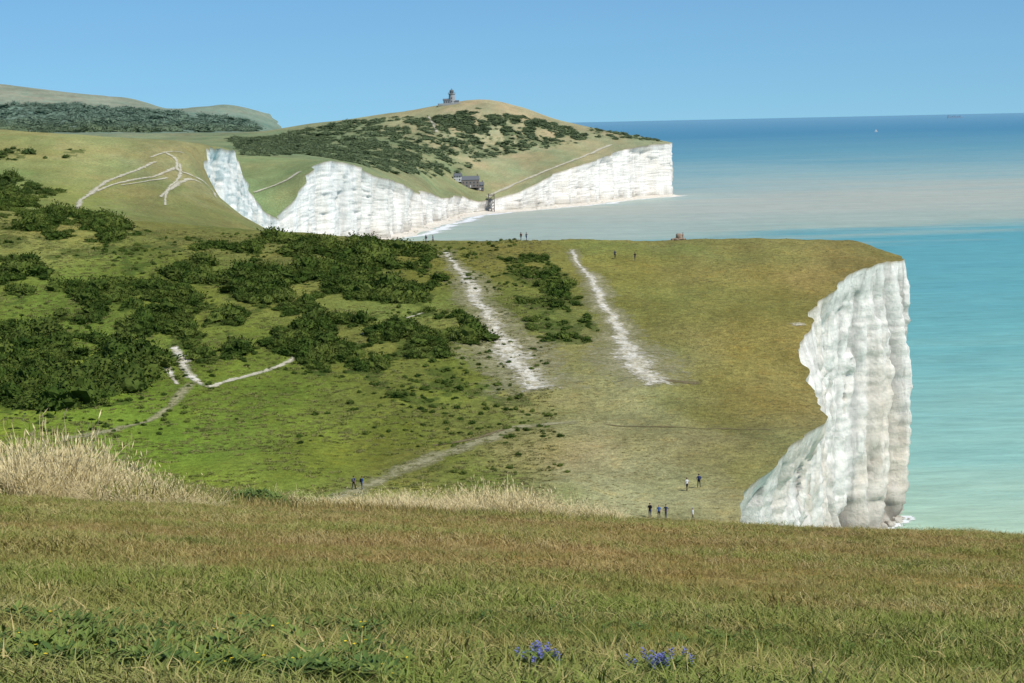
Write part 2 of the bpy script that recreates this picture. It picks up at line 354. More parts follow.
xb=XC[:,-1]; yb=YC[:,-1]
def shore(name,y0,y1,w0,w1,z0,z1,mat,seed):
    sel=(yc>y0)&(yc<y1); n=9; q=np.linspace(0,1,n)[None,:]
    xs=smooth(xb[sel][:,None],0,4); ysh=smooth(yb[sel][:,None],0,4); a=w0+0*xs; b=w1*(1+.35*fbm(s[sel][:,None]/25,0*xs,3,seed))
    w=a+(b-a)*q
    V=np.stack([xs+nx[sel][:,None]*w,ysh+ny[sel][:,None]*w,z0+(z1-z0)*q+0*xs],2).reshape(-1,3)
    o=mesh_obj(name,V,gridfaces(sel.sum(),n),mat); set_f(o,np.repeat(np.abs(q*2-1),sel.sum(),0).ravel(),"edge"); return o
sh=M("shingle"); sh.bsdf(sh.mix(sh.mr(sh.noise(sh.pos(),.3,6,.7),.35,.65,0,1),(.66,.62,.55),(.50,.45,.37)),.9,.1)
shore("shingle_beach",1180,2195,-5,15,2.4,-.3,sh.m,81)
fo=M("foam"); e=fo.attr("edge",True); nz=fo.noise(fo.pos(),.25,5,.7)
b=fo.bsdf((.80,.82,.82),.7,.2); a=fo.mr(fo.math('SUBTRACT',nz,fo.math('MULTIPLY',e,.28)),.26,.36,0,.85); fo.l(a,b.inputs['Alpha'])
shore("surf",1180,2195,12,24,.12,.12,fo.m,83); shore("surf",300,414,-1,3.5,.12,.12,fo.m,84)

# ---------------------------------------------------------------- sea
rr=np.concatenate([[60],np.exp(np.linspace(math.log(150),math.log(90000),60))]); th=np.radians(np.linspace(-35,215,90))
V=[(r*math.cos(a),r*math.sin(a),0) for r in rr for a in th]
se=M("sea"); P=se.pos(); sx=se.n('ShaderNodeSeparateXYZ'); se.l(P,sx.inputs[0])
ly=se.math('LOGARITHM',se.math('MAXIMUM',se.math('ADD',sx.outputs[1],se.math('MULTIPLY',sx.outputs[0],-.35)),200.0),10.0)
w1=se.mr(se.noise(se.mapv(P,(.0009,.0016,1)),1.0,5,.6),0,1,-.16,.16,False); w2=se.mr(se.noise(se.mapv(P,(.004,.012,1)),1.0,5,.6),0,1,-.12,.12,False)
tt=se.mr(se.math('ADD',se.math('ADD',ly,w1),w2),2.5,4.8,0,1)
def tpos(D): return (math.log10(D)-2.5)/2.3
stops=[(tpos(370),lin((176,202,176))),(tpos(480),lin((150,195,180))),(tpos(700),lin((116,178,175))),(tpos(1180),lin((98,165,172))),(tpos(1420),lin((164,182,168))),
 (tpos(1900),lin((182,187,172))),(tpos(2600),lin((150,180,177))),(tpos(4200),lin((108,160,173))),(tpos(9000),lin((82,140,168))),(tpos(40000),lin((112,160,184)))]  # stop at the horizon is lightened, haze put into the water colour
c=se.ramp(tt,[(p,q*.84) for p,q in stops])
wv=se.noise(se.mapv(P,(.05,.16,1)),1.0,6,.75); w3=se.noise(se.mapv(P,(.008,.03,1)),1.0,4,.65)
c=se.mulv(se.mulv(c,se.mr(wv,.3,.7,.80,1.20)),se.mr(w3,.3,.7,.93,1.07))
se.bsdf(c,.5,.10,wv,.5,1.8)
mesh_obj("sea",V,gridfaces(len(rr),len(th)),se.m)

# ---------------------------------------------------------------- scatter tool
def scatter(name,P3,rot,scl,protos,idx=None):
    n=len(P3); me=bpy.data.meshes.new(name); me.vertices.add(n); me.vertices.foreach_set("co",np.asarray(P3,float).ravel())
    for nm,v in (("rot",rot),("scl",scl)):
        a=me.attributes.new(nm,'FLOAT_VECTOR','POINT'); a.data.foreach_set("vector",np.asarray(v,float).ravel())
    a=me.attributes.new("idx",'INT','POINT'); a.data.foreach_set("value",(rng.integers(0,len(protos),n) if idx is None else idx).astype(np.int32))
    ob=bpy.data.objects.new(name,me); scene.collection.objects.link(ob)
    cl=bpy.data.collections.new(name+"_kinds")
    for p in protos: cl.objects.link(p)
    gt=bpy.data.node_groups.new(name,'GeometryNodeTree'); gt.interface.new_socket("Geometry",in_out='INPUT',socket_type='NodeSocketGeometry'); gt.interface.new_socket("Geometry",in_out='OUTPUT',socket_type='NodeSocketGeometry')
    N=gt.nodes; gi=N.new('NodeGroupInput'); go=N.new('NodeGroupOutput'); ip=N.new('GeometryNodeInstanceOnPoints'); ci=N.new('GeometryNodeCollectionInfo')
    ci.inputs['Collection'].default_value=cl; ci.inputs['Separate Children'].default_value=True; ci.inputs['Reset Children'].default_value=True
    def na(nm,ty):
        q=N.new('GeometryNodeInputNamedAttribute'); q.data_type=ty; q.inputs['Name'].default_value=nm; return q.outputs['Attribute']
    er=N.new('FunctionNodeEulerToRotation'); L=gt.links.new
    L(gi.outputs[0],ip.inputs['Points']); L(ci.outputs[0],ip.inputs['Instance']); ip.inputs['Pick Instance'].default_value=True
    L(na("idx",'INT'),ip.inputs['Instance Index']); L(na("rot",'FLOAT_VECTOR'),er.inputs[0]); L(er.outputs[0],ip.inputs['Rotation']); L(na("scl",'FLOAT_VECTOR'),ip.inputs['Scale'])
    L(ip.outputs[0],go.inputs[0]); md=ob.modifiers.new("scatter",'NODES'); md.node_group=gt
    return ob

# ---------------------------------------------------------------- gorse
gm=M("gorse_leaf"); P=gm.pos(); oi=gm.n('ShaderNodeObjectInfo').outputs['Random']
c=gm.mix(gm.mr(gm.noise(P,1.1,3,.65),.35,.65,0,1),(.013,.030,.005),(.060,.095,.016)); c=gm.mix(gm.mr(oi,.5,1,0,.85),c,(.105,.135,.026)); c=gm.mix(gm.mr(gm.noise(P,.16,2,.5),.5,.68,0,.45),c,(.11,.13,.03))
sg_=gm.n('ShaderNodeSeparateXYZ'); gm.l(P,sg_.inputs[0])
c=gm.mix(gm.mr(sg_.outputs[1],700,1400,0,.65),c,(.12,.155,.09)); c=gm.mix(gm.mr(sg_.outputs[1],2400,3000,0,.6),c,(.14,.21,.17))  # paler with distance: aerial haze painted into the leaf colour
gm.bsdf(c,.85,.05)
def ico(sub):
    import bmesh
    b=bmesh.new(); bmesh.ops.create_icosphere(b,subdivisions=sub,radius=1); V=np.array([v.co[:] for v in b.verts]); Fa=np.array([[v.index for v in f.verts] for f in b.faces]); b.free(); return V,Fa
IV,IF=ico(3)
def bush_proto(seed,nleaf=560):
    r=np.random.default_rng(seed); V=IV.copy()
    d=1+.55*fbm(V[:,0]*2.0+seed,V[:,1]*2.0+V[:,2]*2.4,3,seed); V=V*(d*.80)[:,None]; V[:,2]=V[:,2]*.72+.22
    Fs=[tuple(f) for f in IF]; Vs=[tuple(p) for p in V]
    for i in range(nleaf):
        k=r.integers(len(V)); p=V[k]*(1+r.uniform(-.02,.36))
        if p[2]<0: continue
        n=r.normal(size=3); a=r.normal(size=3); a=np.cross(n,a); a/=np.linalg.norm(a); b2=np.cross(a,n/np.linalg.norm(n)); sz=r.uniform(.04,.13)
        q=len(Vs); Vs+= [tuple(p-a*sz),tuple(p+b2*sz*.6),tuple(p+a*sz),tuple(p-b2*sz*.6)]; Fs.append((q,q+1,q+2,q+3))
    return mesh_obj("gorse_kind",Vs,Fs,gm.m,False,link=False)
pro=[bush_proto(i) for i in range(6)]
n=len(B); zb=height(B[:,0],B[:,1]); r_=B[:,2]
flat=np.where(B[:,3]>1000,.6,1.0)
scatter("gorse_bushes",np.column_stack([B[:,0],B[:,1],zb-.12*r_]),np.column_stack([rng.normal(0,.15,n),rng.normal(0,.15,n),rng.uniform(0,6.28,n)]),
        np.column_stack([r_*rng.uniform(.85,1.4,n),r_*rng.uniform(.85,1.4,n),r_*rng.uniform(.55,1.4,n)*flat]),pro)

# ---------------------------------------------------------------- grass
gr=M("grass_blade"); P=gr.pos(); oi=gr.n('ShaderNodeObjectInfo').outputs['Random']
sy=gr.n('ShaderNodeSeparateXYZ'); gr.l(P,sy.inputs[0])
c=gr.mix(gr.mr(gr.noise(gr.mapv(P,(.35,1,1)),.42,4,.68),.42,.58,0,1),(.200,.220,.050),(.30,.205,.080))
c=gr.mix(gr.mr(gr.noise(P,1.3,3,.68),.50,.66,0,.8),c,(.42,.335,.15))
c=gr.mix(gr.mr(gr.noise(gr.mapv(P,(.5,1,1)),.8,3,.65),.54,.66,0,.75),c,(.105,.135,.032))
c=gr.mix(gr.mr(sy.outputs[1],6,20,.45,0),c,(.15,.20,.042))
c=gr.mix(gr.mr(oi,.65,1,0,.55),c,(.16,.22,.045)); c=gr.mix(gr.mr(oi,0,.2,.85,0),c,(.46,.36,.16))
b=gr.bsdf(c,.8,.05)
def tuft(name,seed,nb,rad,h0,h1,w,mat,lean=.5,head=False):
    r=np.random.default_rng(seed); Vs=[];Fs=[]
    for i in range(nb):
        a=r.uniform(0,6.28); q=rad*math.sqrt(r.uniform()); bx,by=q*math.cos(a),q*math.sin(a); h=r.uniform(h0,h1); la=r.uniform(0,6.28); ln=h*lean*r.uniform(.2,1.2)
        dx,dy=math.cos(la),math.sin(la); k=len(Vs)
        tw=r.uniform(0,3.14); sx_,sy_=math.cos(tw)*w/2,math.sin(tw)*w/2
        for f,ww in ((0,1),(.5,.85)):
            ox,oy,oz=bx+dx*ln*f*f,by+dy*ln*f*f,h*f; Vs+= [(ox-sx_*ww,oy-sy_*ww,oz-.01*(f==0)),(ox+sx_*ww,oy+sy_*ww,oz-.01*(f==0))]
        tx,ty,tz=bx+dx*ln,by+dy*ln,h
        if head:
            Vs+=[(tx-sx_*.6,ty-sy_*.6,tz*.86),(tx+sx_*.6,ty+sy_*.6,tz*.86),(tx-sx_*2.2,ty-sy_*2.2,tz*.93),(tx+sx_*2.2,ty+sy_*2.2,tz*.93),(tx,ty,tz)]
            Fs+=[(k,k+1,k+3,k+2),(k+2,k+3,k+5,k+4),(k+4,k+5,k+7,k+6),(k+6,k+7,k+8)]
        else:
            Vs.append((tx,ty,tz)); Fs+=[(k,k+1,k+3,k+2),(k+2,k+3,k+4)]
    return mesh_obj(name,Vs,Fs,mat,False,link=False)
def place(D,b,jit=0): x=b*D; return np.column_stack([x,D,height(x,D)])
N=46000
D=4.8+57*rng.uniform(0,1,N)**1.45; bb=rng.uniform(-.31,.31,N); P3=place(D,bb); sc=(.75+D/60*1.25)*rng.uniform(.5,1.35,N)*(1+.4*fbm(P3[:,0]/2,P3[:,1]/2,3,91))
scatter("grass",P3,np.column_stack([rng.normal(0,.15,N),rng.normal(0,.15,N),rng.uniform(0,6.28,N)]),np.column_stack([sc,sc,np.minimum(sc,1.4)*.60]),
        [tuft("grass_kind",100+i,32,.13,.02,.09,.005,gr.m,1.2) for i in range(6)])
stw=M("straw"); oi=stw.n('ShaderNodeObjectInfo').outputs['Random']; c=stw.mix(oi,(.48,.39,.18),(.74,.63,.37)); stw.bsdf(c,.7,.1)
N=5600; D=rng.uniform(8,60,N); bb=rng.uniform(-.31,.31,N); P3=place(D,bb); keep=fbm(P3[:,0]/4,P3[:,1]/2,3,95)>.05; P3=P3[keep]; N=len(P3); sc=rng.uniform(.3,.6,N)
scatter("dry_grass_stems",P3,np.column_stack([rng.normal(0,.15,N),rng.normal(0,.15,N),rng.uniform(0,6.28,N)]),np.column_stack([sc,sc,sc]),
        [tuft("stem_kind",200+i,6,.16,.08,.22,.004,stw.m,.8,True) for i in range(4)])
pts=[]
for a0,a1,d0,d1,hh,n in ((-60,215,42,55,.80,2600),(190,345,50,56,.18,300),(335,470,50,57,.27,800),(440,545,50,57,.44,900),(545,620,51,57,.26,350)):
    a=rng.uniform(a0,a1,n); D=rng.uniform(d0,d1,n); b=(a-512)/2000
    env=.5+.5*np.sin(np.clip((a-a0)/(a1-a0),0,1)*np.pi)**.6; nz=1+.9*fbm(b*D/.9,D/.9,3,97)
    if a0==-60: env=np.interp(a,[-60,0,40,70,110,150,215],[.7,.8,1.0,1.05,.75,.4,.12])
    pts.append(np.column_stack([place(D,b),np.maximum(.08,hh*env*nz*rng.uniform(.35,1.2,n))]))
T=np.concatenate(pts); N=len(T)
scatter("tall_dry_grass",T[:,:3],np.column_stack([rng.normal(.0,.22,N),rng.normal(.22,.22,N),rng.uniform(0,6.28,N)]),np.column_stack([.6+.5*T[:,3],.6+.5*T[:,3],T[:,3]]),
        [tuft("tall_kind",300+i,20,.30,.25,1.15,.011,stw.m,.7,True) for i in range(5)])
a=rng.uniform(-60,620,2200); D=rng.uniform(42,57,2200); P3=place(D,(a-512)/2000); kk=fbm(P3[:,0]/1.5,P3[:,1]/1.5,3,98)>.0; P3=P3[kk]; N=len(P3); sc=rng.uniform(1.5,5,N)*np.interp(a[kk],[-60,120,300,620],[1.3,1.2,.6,.6])
scatter("brow_green_grass",P3,np.column_stack([rng.normal(0,.15,N),rng.normal(0,.15,N),rng.uniform(0,6.28,N)]),np.column_stack([sc*.8,sc*.8,sc]),[tuft("green_kind",600+i,40,.14,.03,.12,.008,gr.m,.9) for i in range(3)])
wl=M("weed_leaf"); oi=wl.n('ShaderNodeObjectInfo').outputs['Random']; c=wl.mix(oi,(.055,.10,.02),(.15,.20,.04)); wl.bsdf(c,.6,.2)
ye=plain("yellow_petal",(.75,.55,.03),.6); bu=plain("violet_petal",(.15,.16,.38),.6)
def weed(seed,nl,hgt,flower=None,nf=0):
    r=np.random.default_rng(seed); Vs=[];Fs=[];mi=[]
    for i in range(nl):
        a=r.uniform(0,6.28); z=r.uniform(0,hgt); q=.10*(1-.6*z/hgt); L=r.uniform(.018,.045); bx,by=q*r.uniform(.2,1)*math.cos(a),q*r.uniform(.2,1)*math.sin(a); a+=r.normal()*.6; ux,uy=math.cos(a),math.sin(a); w=L*.22; k=len(Vs); up=r.uniform(.1,.9)
        Vs+=[(bx,by,z),(bx+ux*L*.5-uy*w,by+uy*L*.5+ux*w,z+L*.5*up),(bx+ux*L,by+uy*L,z+L*.8*up),(bx+ux*L*.5+uy*w,by+uy*L*.5-ux*w,z+L*.5*up)]; Fs.append((k,k+1,k+2,k+3)); mi.append(0)
    for i in range(nf):
        a=r.uniform(0,6.28); q=.06*r.uniform(); cx,cy=q*math.cos(a),q*math.sin(a); z=hgt*r.uniform(.7,1.2)
        if flower=='spike':
            for j in range(14):
                zz=z+.03*j/14; aa=j*2.4; ux,uy=math.cos(aa),math.sin(aa); p=(cx+ux*.007,cy+uy*.007,zz); k=len(Vs); e_=.004
                Vs+=[(cx,cy,zz),(p[0]-uy*e_,p[1]+ux*e_,zz+.004),(p[0]+ux*e_,p[1]+uy*e_,zz+.006),(p[0]+uy*e_,p[1]-ux*e_,zz+.004)]; Fs.append((k,k+1,k+2,k+3)); mi.append(1)
        else:
            for j in range(7):
                aa=j/7*6.28; aw=.45; k=len(Vs); rr_=.005
                Vs+=[(cx,cy,z),(cx+rr_*math.cos(aa-aw),cy+rr_*math.sin(aa-aw),z+.004),(cx+rr_*1.2*math.cos(aa),cy+rr_*1.2*math.sin(aa),z+.003),(cx+rr_*math.cos(aa+aw),cy+rr_*math.sin(aa+aw),z+.004)]; Fs.append((k,k+1,k+2,k+3)); mi.append(1)
        k=len(Vs); Vs+=[(cx*.3,cy*.3,0),(cx*.3+.003,cy*.3,0),(cx+.002,cy,z),(cx,cy,z)]; Fs.append((k,k+1,k+2,k+3)); mi.append(0)
    o=mesh_obj("weed_kind",Vs,Fs,wl.m,False,link=False); o.data.materials.append(bu if flower=='spike' else ye); o.data.polygons.foreach_set("material_index",np.array(mi,np.int32)); return o
def sc_weed(name,P3,lo_,hi_,protos):
    N=len(P3); sc=rng.uniform(lo_,hi_,N); scatter(name,P3,np.column_stack([rng.normal(0,.12,N),rng.normal(0,.12,N),rng.uniform(0,6.28,N)]),np.column_stack([sc,sc,sc]),protos)
N=300; a=-60+rng.uniform(0,1,N)**1.3*460; D=5.2+rng.uniform(0,1,N)**2.5*2.4; P3=place(D,(a-512)/2000)
sc_weed("leafy_weeds",P3,.5,1.1,[weed(400+i,80,.07,'y',1 if i<1 else 0) for i in range(4)])
N=300; a=rng.uniform(-40,1060,N); D=rng.uniform(5.2,9.5,N); P3=place(D,(a-512)/2000); sc_weed("low_weeds",P3,.3,.7,[weed(420+i,60,.06,'y',0) for i in range(3)])
N=240; a=rng.uniform(95,275,N); D=rng.uniform(48,56,N); P3=place(D,(a-512)/2000); sc_weed("brow_weeds",P3,1.2,3.6,[weed(430+i,120,.10) for i in range(3)])
F3=[]
for a,D_,k in ((526,5.75,3),(541,5.75,4),(650,5.68,3),(664,5.68,3),(822,6.2,1)):
    for j in range(k): F3.append(place(np.array([D_+rng.normal(0,.05)]),np.array([(a-512)/2000+rng.normal(0,.004)]))[0])
sc_weed("violet_wildflowers",np.array(F3),.75,1.1,[weed(440+i,50,.07,'spike',3) for i in range(3)])

# mid-slope tussocks
N=26000; D=rng.uniform(226,440,N); bb=rng.uniform(-.30,.20,N); x=bb*D; k=(x<coast(D)-.6)&(fbm(x/10,D/10,3,99)>-.15-.6*rng.uniform(size=N)); x=x[k];D=D[k]; N=len(x)
ts=M("tussock"); P=ts.pos(); oi=ts.n('ShaderNodeObjectInfo').outputs['Random']; sp=ts.n('ShaderNodeSeparateXYZ'); ts.l(P,sp.inputs[0])
c=ts.mix(oi,(.125,.15,.036),(.24,.225,.085)); c=ts.mix(ts.mr(ts.math('ADD',sp.outputs[0],ts.mr(ts.noise(P,.06,3,.6),0,1,-20,20,False)),-10,20,0,.8),c,(.27,.23,.115)); ts.bsdf(c,.9,.05)
sc=rng.uniform(.5,1.4,N)*np.where(x>.02*D,.45,1)
scatter("grass_tussocks",np.column_stack([x,D,height(x,D)-.02]),np.column_stack([0*x,0*x,rng.uniform(0,6.28,N)]),np.column_stack([sc*1.5,sc*1.5,sc*.8]),
        [tuft("tussock_kind",500+i,40,.28,.06,.24,.05,ts.m,.9) for i in range(4)])

# ---------------------------------------------------------------- paths
def pathmat(name,c1,c2,thr,soft,al,pw=2.0,ek=.30,sc=.55):
    m=M(name); P=m.pos(); e=m.attr("edge",True); nz=m.noise(P,sc,6,.75)
    b=m.bsdf(m.mulv(m.mix(m.mr(m.noise(P,.5,5,.7),.38,.66,0,1),c1,c2),m.mr(m.noise(P,2.2,3,.6),.3,.7,.76,1.18)),.95,.05)
    m.l(m.mr(m.math('SUBTRACT',nz,m.math('MULTIPLY',m.math('POWER',e,pw),ek)),thr,thr+soft,0,al),b.inputs['Alpha']); return m.m
chalkp=pathmat("chalk_rubble",(.68,.645,.55),(.40,.36,.23),.27,.20,.94,1.1,.34,.8)
chalkf=pathmat("chalk_trail",(.60,.56,.44),(.44,.41,.29),.20,.24,.8,1.4,.32)
worn=pathmat("worn_turf",(.38,.35,.21),(.26,.25,.13),.14,.36,.8,1.3,.36)
brown=pathmat("bare_soil",(.20,.16,.09),(.13,.11,.05),.22,.25,.85,1.3,.3)
def track(name,pts,mat,off=.10,d0=100,step=.6,ws=1.0):
    W=np.array([[*spot(a,e,d0)[:2],w*ws] for a,e,w in pts]); d=np.concatenate([[0],np.cumsum(np.hypot(*np.diff(W[:,:2],axis=0).T))])
    n=max(8,int(d[-1]/step)); q=np.linspace(0,d[-1],n); x=pchip(d,W[:,0],q); y=pchip(d,W[:,1],q); w=np.interp(q,d,W[:,2])*(1+.3*fbm(q/6,q*0,2,13))
    x=x+.35*fbm(q/5,q*0,2,12)*w.mean()*.4
    tx,ty=np.gradient(x),np.gradient(y); L=np.hypot(tx,ty)+1e-9; px_,py_=ty/L,-tx/L; m_=11; u=np.linspace(-1,1,m_)[None,:]
    XX=x[:,None]+px_[:,None]*u*w[:,None]/2; YY=y[:,None]+py_[:,None]*u*w[:,None]/2; ZZ=height(XX,YY)+off
    o=mesh_obj(name,np.stack([XX.ravel(),YY.ravel(),ZZ.ravel()],1),gridfaces(n,m_),mat)
    ends=np.minimum(q,d[-1]-q)/max(w.mean(),1); e=np.maximum(np.abs(u)+0*q[:,None],1-np.clip(ends,0,1)[:,None]); set_f(o,e.ravel(),"edge")
    return o
T1=[(444,249,1.6),(458,270,2.4),(474,295,3.6),(494,328,5.0),(514,356,6.4),(536,385,7.8),(547,393,7.0)]
T2=[(570,249,1.2),(585,272,1.9),(601,298,2.7),(618,330,3.7),(632,355,5.5),(648,376,7.0),(661,388,5.8)]
for T_ in (T1,T2):
    track("worn_slope",T_,worn,.05,ws=2.4); track("chalk_track",T_,chalkp,.10,ws=1.1)
track("footpath",[(296,512,5.5),(345,496,5.0),(395,474,4.2),(440,454,3.8),(490,438,3.4),(535,426,3.0),(580,422,2.2)],worn,.07)
track("footpath",[(60,440,2.2),(120,428,2.2),(175,402,2.2),(190,382,1.8)],worn,.07)
track("chalk_trail",[(150,350,1.0),(162,362,1.8),(172,376,2.2),(178,386,1.0)],chalkp,.09)
track("chalk_trail",[(172,345,1.8),(182,358,3.4),(190,375,3.0),(205,388,1.6)],chalkp,.09)
track("chalk_trail",[(205,388,1.3),(240,378,1.3),(270,370,1.5),(297,357,1.4)],chalkf,.09)
track("chalk_trail",[(360,335,.8),(400,322,1.0),(428,312,.8)],chalkf,.09)
track("bare_earth",[(430,446,1.0),(470,440,1.2),(505,430,1.0)],brown,.09)
track("chalk_trail",[(786,326,1.8),(797,325,3.8),(808,325,2.0)],chalkp,.10)
track("bare_earth",[(600,424,.9),(650,427,1.2),(720,429,1.4),(775,430,.9)],brown,.08)
track("bare_earth",[(640,378,1.4),(672,382,2.6),(704,384,1.4)],brown,.08)
for pts in ([(76,212,2.4),(88,196,2.8),(104,184,3.0),(128,174,3.0),(156,162,2.4)],[(96,192,2.2),(125,182,2.4),(150,178,2.4),(176,168,2.4)],[(160,198,2.0),(172,188,2.6),(186,180,3.0),(202,184,2.4)],[(163,152,2.6),(176,160,3.2),(180,172,2.6),(196,178,2.6)],
  [(165,206,1.6),(168,190,1.8),(180,176,2.0),(180,164,2.0)],[(196,178,2.0),(210,188,2.2),(216,198,1.6)],[(120,186,1.4),(145,182,1.6),(168,178,1.6)],[(150,158,1.6),(172,152,2.0),(186,154,1.6)]):
    track("chalk_trail",pts,chalkf,.3,500,2,.8)
track("chalk_trail",[(252,194,3),(270,188,3.4),(288,180,4.5),(300,172,5)],chalkf,.6,1180,3)
track("coast_path",[(487,198,6),(512,186,4.5),(540,174,4.5),(575,160,4.5),(612,145,4.5)],chalkf,.6,1600,4)
track("coast_path",[(437,133,4.5),(433,124,4.5),(428,117,4.5)],chalkf,.6,1600,4)

# ---------------------------------------------------------------- boxes, buildings
def box(x0,x1,y0,y1,z0,z1):
    return [(x0,y0,z0),(x1,y0,z0),(x1,y1,z0),(x0,y1,z0),(x0,y0,z1),(x1,y0,z1),(x1,y1,z1),(x0,y1,z1)],[(0,3,2,1),(4,5,6,7),(0,1,5,4),(1,2,6,5),(2,3,7,6),(3,0,4,7)]
def part(name,geos,mat,parent,sm=False):
    Vs=[];Fs=[]
    for V,Fc in geos:
        k=len(Vs); Vs+=list(V); Fs+=[tuple(i+k for i in f) for f in Fc]
    return mesh_obj(name,Vs,Fs,mat,sm,parent)
def lathe(prof,n=24,cx=0,cy=0):
    V=[];Fc=[]
    for r,z in prof:
        for i in range(n): a=2*math.pi*i/n; V.append((cx+r*math.cos(a),cy+r*math.sin(a),z))
    for j in range(len(prof)-1):
        for i in range(n): Fc.append((j*n+i,j*n+(i+1)%n,(j+1)*n+(i+1)%n,(j+1)*n+i))
    return V,Fc
def gable(x0,x1,y0,y1,z0,z1,ov=.4):
    ym=(y0+y1)/2; x0-=ov;x1+=ov;y0-=ov;y1+=ov
    return [(x0,y0,z0),(x1,y0,z0),(x1,y1,z0),(x0,y1,z0),(x0,ym,z1),(x1,ym,z1)],[(0,1,5,4),(2,3,4,5),(1,2,5),(3,0,4),(0,3,2,1)]
stone=plain("granite",(.30,.31,.31)); white=plain("white_render",(.55,.55,.53)); slate=plain("slate",(.12,.13,.14)); glass=plain("dark_glass",(.05,.06,.07),.2,.5); brick=plain("dark_brick",(.18,.155,.14)); steel=plain("weathered_steel",(.10,.09,.08))
def empty(name,loc,rz=0):
    e=bpy.data.objects.new(name,None); e.location=loc; e.rotation_euler=(0,0,rz); scene.collection.objects.link(e); return e
p=at(452,106,2200); p[2]=float(height(p[0],p[1])); LH=empty("lighthouse",(p[0],p[1],p[2]-.5))
part("tower",[lathe([(4.0,0),(3.5,5),(3.15,10.5),(3.5,10.8),(3.9,11.3),(3.9,11.8),(0,11.8)])],stone,LH,False)
part("lantern_room",[lathe([(2.2,11.8),(2.2,14.3)],12)],glass,LH); part("lantern_frame",[box(2.15*math.cos(a)-.12,2.15*math.cos(a)+.12,2.15*math.sin(a)-.12,2.15*math.sin(a)+.12,11.8,14.4) for a in np.arange(0,6.28,math.pi/4)],white,LH)
part("dome",[lathe([(2.6,14.3),(2.2,15.1),(1.3,15.9),(.3,16.4),(.15,17.6),(0,17.6)],16)],slate,LH)
part("gallery_rail",[lathe([(3.8,12.7),(3.9,12.7),(3.9,12.9),(3.8,12.9)],24)]+[box(3.85*math.cos(a)-.07,3.85*math.cos(a)+.07,3.85*math.sin(a)-.07,3.85*math.sin(a)+.07,11.8,12.8) for a in np.arange(0,6.28,math.pi/6)],steel,LH)
part("keepers_house",[box(-9.5,-2.5,-3.5,3.5,0,4.4),box(2.5,7.5,-3,3,0,3.2)],stone,LH); part("house_roof",[gable(-9.5,-2.5,-3.5,3.5,4.4,6.4),gable(2.5,7.5,-3,3,3.2,4.6)],slate,LH)
part("windows",[box(-8.5+i*2.2,-7.3+i*2.2,-3.56,-3.45,2,3.4) for i in range(3)]+[box(-.4,.4,-3.75,-3.2,6.4,7.6),box(-.4,.4,-3.9,-3.3,3,4.2)],glass,LH)
part("garden_wall",[box(-15,12,-8,-7.6,-1,1.2),box(-15,-14.6,-8,6,-1,1.2)],stone,LH)

def house(name,a,e,D,w,dp,h,rf,matw,matr,floors=2,nw=4,rz=0,chim=True):
    p=at(a,e,D); z=float(height(p[0],p[1])); H=empty(name,(p[0],p[1],z-.6),rz)
    part("walls",[box(-w/2,w/2,-dp/2,dp/2,0,h)],matw,H); part("roof",[gable(-w/2,w/2,-dp/2,dp/2,h+.01,h+rf)],matr,H)
    wn=[box(-w/2+(i+.5)*w/nw-.6,-w/2+(i+.5)*w/nw+.6,-dp/2-.06,-dp/2+.05,1.3+f*2.9,2.8+f*2.9) for i in range(nw) for f in range(floors)]
    part("windows",wn,glass,H); part("door",[box(-.5,.5,-dp/2-.09,-dp/2+.05,.5,2.6)],white,H)
    if chim: part("chimneys",[box(-w/2+.6,-w/2+1.5,-.5,.5,h+.5,h+rf+1.4),box(w/2-1.5,w/2-.6,-.5,.5,h+.5,h+rf+1.4)],brick,H)
house("hotel",470,193,1890,17,9,7.5,3.6,brick,slate,2,5,.15)
house("cottage",458,192,1886,7,7,5,3,white,slate,2,3,-.1); house("coastguard_cottage",480,193,1893,7,6,5.2,3,brick,slate,2,3,.1)
ST=empty("beach_staircase",(float(coast(1868))+3,1868,0))
part("posts",[box(x-.35,x+.35,y-.35,y+.35,-.5,18) for x in (-2.6,2.6) for y in (-2.5,2.5)],steel,ST)
part("flights",[([(-2.2,-2.2+d,z0),(2.2,-2.2+d,z0+3),(2.2,-.6+d,z0+3),(-2.2,-.6+d,z0),(-2.2,-2.2+d,z0-.4),(2.2,-2.2+d,z0+2.6),(2.2,-.6+d,z0+2.6),(-2.2,-.6+d,z0-.4)],[(0,1,2,3),(4,7,6,5),(0,4,5,1),(2,6,7,3),(1,5,6,2),(0,3,7,4)]) for z0,d in ((1,0),(4,2.4),(7,0),(10,2.4),(13,0))],steel,ST)
part("platforms",[box(-3,3,-2.9,2.9,16.2,16.6),box(-2.5,2.5,-2.4,2.4,.2,.6),box(-2.25,2.25,-2.6,2.6,4,4.2),box(-2.25,2.25,-2.6,2.6,10,10.2)],steel,ST); part("rails",[box(-3,3,-2.95,-2.85,17.4,17.6),box(-3,3,2.85,2.95,17.4,17.6)],steel,ST)

# memorial stone
p=spot(679,240,300); MS=empty("stone_monument",(p[0],p[1],p[2]-.1)) 
rk=plain("brown_stone",(.28,.21,.15))
def rock(rx,ry,rz,cx,cy,cz,seed):
    V=IV.copy(); V=np.sign(V)*np.abs(V)**.7; V=V*(1+.18*fbm(V[:,0]*1.5+seed,V[:,1]*1.5+V[:,2],3,seed))[:,None]; return [(cx+q[0]*rx,cy+q[1]*ry,cz+q[2]*rz) for q in V],[tuple(f) for f in IF]
part("boulder",[rock(.75,.6,.62,.1,0,.95,3)],rk,MS); part("plinth",[rock(1.45,1.0,.36,0,0,.25,5),rock(.5,.4,.28,-1.25,-.2,.25,8)],rk,MS)

